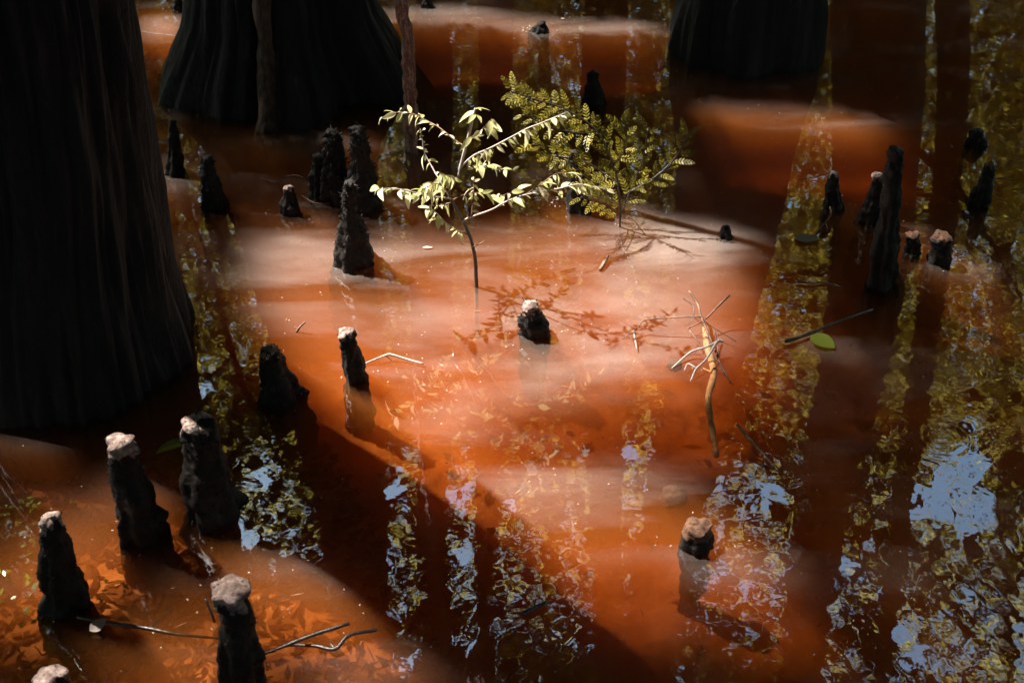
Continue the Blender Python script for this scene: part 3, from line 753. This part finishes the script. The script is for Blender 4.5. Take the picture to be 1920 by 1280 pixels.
bough(5.4, [(470, 760), (430, 640), (400, 520), (370, 430), (340, 360)], 150, 'leafy bough hanging between the two left trunks, mirrored beside the great trunk', .13, 4)
bough(6.2, [(1000, 1010), (1080, 1100), (1180, 1110), (1290, 1080)], 70, 'leafy bough mirrored in the lower middle of the pool', .16, 5)

# ------------------------------------------------------------------ twigs, sticks, floating leaves
def twig(label, P, radii, mat, kids=(), name='twig', z=.006, cat='twig', seg=6):
    pts = [at(q[0], q[1], q[2] if len(q) > 2 else z) for q in P]; o0 = pts[0].copy()
    o = empty(name, o0); set_props(o, label, cat)
    v, f = tube([p-o0 for p in pts], radii, seg, (len(pts)-1)*5, .25, 30); add_mesh('stem', v, f, mat, o)
    for kp, kr, km in kids:
        q = [at(a[0], a[1], a[2] if len(a) > 2 else z)-o0 for a in kp]
        v, f = tube(q, [kr, kr*.5], 5, (len(q)-1)*5, .25, 30); add_mesh('side_twig', v, f, km or mat, o)
    return o
twig('pinkish twig arching out of the water left of the shaggy knees', [(488, 336, -.01), (520, 342, .01), (535, 333, .05), (556, 329, .06), (578, 340, .04), (590, 352, .0)], [.002, .0028, .002], M_twig,
     [([(520, 342, .01), (535, 350, .005), (560, 360, .01), (583, 352, .01)], .0015, None), ([(566, 367, .0), (590, 380, .02), (625, 382, .0)], .0018, None)])
twig('forked pale twig floating right of the slim peg knee', [(680, 683), (722, 666, .02), (735, 665, .02), (762, 673, .012), (794, 682, .01)], [.002, .0035, .003], M_white, [([(722, 666, .02), (735, 676, 0)], .0015, None)])
twig('short broken twig stub poking up above the slanting cone knee', [(556, 622, 0), (563, 612, .02), (572, 604, .035)], [.004, .003], M_twig, [([(560, 618, .01), (552, 612, .01)], .002, None)])
twig('tangle of bare orange and white twigs on the right of the misty patch', [(1292, 545, .09), (1308, 570, .07), (1314, 592, .06), (1330, 630, .04), (1350, 680, .01), (1370, 718, -.01)], [.0035, .004, .002], M_twig, [
    ([(1368, 553, .10), (1345, 575, .07), (1322, 598, .05), (1290, 616, .02)], .004, None),
    ([(1314, 594, .06), (1280, 594, .06), (1220, 598, .05), (1205, 602, .04), (1190, 620, .02), (1165, 636, .0)], .0025, None),
    ([(1188, 620, .02), (1194, 655, .01)], .003, M_white),
    ([(1308, 590, .06), (1340, 615, .04), (1380, 640, .02)], .0025, None),
    ([(1352, 637, .05), (1325, 650, .04), (1295, 660, .02), (1260, 690, 0)], .0042, M_white),
    ([(1356, 640, .05), (1345, 640, .05), (1325, 672, .03), (1305, 692, .02), (1295, 715, 0)], .0045, M_white),
    ([(1305, 690, .02), (1290, 682, .02), (1283, 695, .01)], .003, M_white),
    ([(1293, 620, .04), (1312, 650, .02), (1280, 665, 0)], .0022, None),
    ([(1340, 620, .04), (1346, 655, .01), (1350, 690, 0), (1375, 722, -.01)], .0025, None),
    ([(1282, 560, .05), (1300, 575, .06), (1298, 600, .04), (1285, 612, .03)], .002, M_dtwig)])
twig('thick sunken orange branch running down from the twig tangle', [(1322, 615, -.010), (1326, 650, -.011), (1338, 700, -.012), (1328, 745, -.014), (1334, 800, -.022), (1344, 855, -.04)], [.010, .011, .010, .009], M_sunk, [([(1338, 700, -.012), (1318, 690, -.012)], .004, None)], name='sunken_branch', cat='branch')
twig('long dark twig with a green leaf stuck to it at right', [(1472, 640, .012), (1500, 632, .012), (1530, 620, .012), (1580, 600, .01), (1636, 580, .0)], [.006, .005, .0035], M_dtwig, [([(1530, 622, .01), (1535, 640, 0)], .002, None)])
twig('pale stick lying in the shadow above the green leaf twig', [(1495, 528, .008), (1520, 530, .008), (1550, 530, .004), (1580, 540, -.005)], [.005, .003], M_twig, [([(1500, 529, .01), (1512, 515, .04)], .002, None)])
twig('short pale stick floating alone right of the sapling', [(1125, 506), (1133, 492, .012), (1140, 480, .015)], [.006, .005], M_twig)
twig('short dark forked stick floating low in the pool', [(980, 1150), (1000, 1140, .01), (1026, 1128, .012)], [.006, .006], M_dtwig, [([(1006, 1140, .01), (1000, 1122, .02)], .0025, None)])
twig('long wet dark twig slanting right of the white capped knee', [(492, 1226, .0), (530, 1212, .02), (580, 1192, .03), (655, 1168, .035)], [.003, .0045, .0045], M_dtwig)
twig('forked wet dark twig lying right of the long slanting twig', [(530, 1208, .0), (590, 1210, .012), (628, 1216, .015), (655, 1190, .02), (706, 1180, .01)], [.003, .005, .004], M_dtwig, [([(628, 1216, .015), (618, 1204, .02)], .004, None)])
twig('thin dark twig trailing from the small white leaf at lower left', [(145, 1156, .005), (200, 1166, .003), (280, 1178, -.003), (330, 1188, -.008), (410, 1196, -.03)], [.004, .0045, .003], M_dtwig, [([(280, 1178, -.003), (310, 1150, -.02), (340, 1120, -.04)], .002, None)])
twig('thin dark twig leaning against the white capped knee', [(385, 1122, .05), (395, 1145, .03), (402, 1165, .0)], [.003, .003], M_dtwig)
twig('thin twig dangling at the right foot of the white capped knee', [(482, 1215, .08), (488, 1240, .05), (500, 1275, .02)], [.002, .002], M_dtwig)
twig('white drowned branch in the reflection right of the sunken branch', [(1382, 795, -.01), (1420, 840, -.015), (1462, 885, -.02)], [.004, .005, .002], M_white)
twig('pale curled rootlet below the small bright white tipped knee', [(1530, 438, .0), (1545, 420, .01), (1558, 402, .015), (1556, 388, .02)], [.0025, .003], M_twig, [([(1548, 418, .01), (1552, 430, .005)], .002, M_white)])
twig('long thin twig lying left of the small bright white tipped knee', [(1495, 338, .003), (1530, 332, .008), (1556, 324, .03)], [.0015, .002], M_twig)
twig('pale bent twig on the water at the top left gap', [(345, 30, .03), (346, 55, .02), (340, 68, .01), (352, 72, .0)], [.003, .003], M_white, [([(340, 68, .01), (300, 64, 0), (258, 58, 0)], .0015, None)])
twig('thin twig pointing right from the crooked knee', [(1862, 335, .01), (1890, 337, .0), (1915, 338, .0)], [.002, .001], M_twig)

def float_leaf(label, px, py, L, W, az, mat, tilt=0, roll=0, z=.006, droop=.05, fold=.15, name='fallen_leaf'):
    me = leaf_mesh('fallen_leaf', L, W, droop, mat, fold); p = at(px, py, z)
    o = bpy.data.objects.new(name, me); COL.objects.link(o)
    o.matrix_local = Matrix.Translation(p) @ Matrix.Rotation(az, 4, 'Z') @ Matrix.Rotation(-tilt, 4, 'Y') @ Matrix.Rotation(roll, 4, 'X')
    return set_props(o, label, 'leaf')
float_leaf('folded green leaf propped at the left of the broad blunt knee', 290, 852, .125, .075, .25, M_green, .25, -.5, .01, .1, .5)
float_leaf('pale oval leaf floating beside the great trunk', 272, 266, .085, .026, -.05, M_pale)
float_leaf('broad yellow green leaf stuck to the long dark twig', 1520, 628, .085, .07, -.75, M_green, 0, 0, .012, .05, .1)
float_leaf('dull green leaf lying in the shadow upper right', 1488, 446, .085, .055, -.05, M_pale, 0, 0, .006, .02, .1)
float_leaf('small pinkish leaf floating left of the sapling stem', 792, 464, .034, .014, .1, M_dry)
float_leaf('little white leaf on the trailing twig at lower left', 168, 1182, .045, .032, .7, M_dry, .2, .3, .012)
float_leaf('thin pale leaf blade near the foot of the buttressed trunk', 408, 178, .05, .010, 1.0, M_pale, .2)
float_leaf('bright leaf scrap beside the tiny knee near the top edge', 1052, 36, .02, .016, .6, M_dry)

# leaf litter on the bed, dust specks on the water, drowned weeds
n = 26000
X = rng.uniform(-2.2, 2.2, n); Y = rng.uniform(1.2, 4.2, n)
k = (X < .3-.5*(Y-1.2)) | (rng.random(n) < .02); X = X[k]; Y = Y[k]
Zb = np.array([bed_z(x, y) for x, y in zip(X, Y)])+rng.uniform(.0, .012, X.size)
Q = leaf_quads(np.stack([X, Y, Zb], 1), .055, .022, .16)
set_props(add_quads('leaf_litter', Q, M_litter), 'orange brown leaf litter lying on the shallow bed', None, None, 'stuff')
n = 1700
X = rng.uniform(-2.2, 2.6, n); Y = rng.uniform(1.6, 6.4, n)
Q = leaf_quads(np.stack([X, Y, np.full(n, .0025)], 1), .0055, .004, .0)
set_props(add_quads('floating_specks', Q, M_dry), 'tiny pale specks of debris floating on the water', None, None, 'stuff')
n = 420
X = rng.uniform(-2.2, 2.6, n); Y = rng.uniform(1.6, 6.0, n); A = rng.uniform(0, math.pi, n); L = rng.uniform(.006, .022, n)
a = np.stack([np.cos(A)*L, np.sin(A)*L, 0*A], 1); b_ = np.stack([-np.sin(A), np.cos(A), 0*A], 1)*.0011; C = np.stack([X, Y, 0*X+.0035], 1)
set_props(add_quads('floating_needles', np.stack([C-a, C+b_, C+a, C-b_], 1), M_litter), 'fine brown needles floating on the water', None, None, 'stuff')
# bits of bright debris round the tiny knee and at the feet of the trunks
def debris(x, y, n, sx, sy, s=.012):
    c = at(x, y); return leaf_quads(np.stack([rng.normal(c.x, sx, n), rng.normal(c.y, sy, n), rng.uniform(.002, .008, n)], 1), s, s*.5, .3)
Q = np.concatenate([debris(1005, 56, 50, .035, .02), debris(1020, 340, 30, .05, .02), debris(335, 20, 20, .03, .02), *[debris(k_[1][0], k_[1][1]+4, 9, k_[3]/700, .02, .007) for k_ in KNEES], debris(40, 762, 14, .05, .01, .006), debris(1030, 380, 20, .06, .02)])
set_props(add_quads('drift_debris', Q, M_dry), 'pale drift debris caught round knees', None, None, 'stuff')
c1 = []
for x, y, n, s_ in ((45, 955, 40, .05), (20, 1080, 40, .12), (120, 1130, 25, .08)):
    c = at(x, y, -.03); c1.append(np.stack([rng.normal(c.x, s_, n), rng.normal(c.y, s_*.8, n), rng.uniform(-.05, .004, n)], 1))
Q = leaf_quads(np.concatenate(c1), .022, .01, .5)
set_props(add_quads('water_weed', Q, M_green), 'small leaved green water weed at the lower left', None, None, 'stuff')
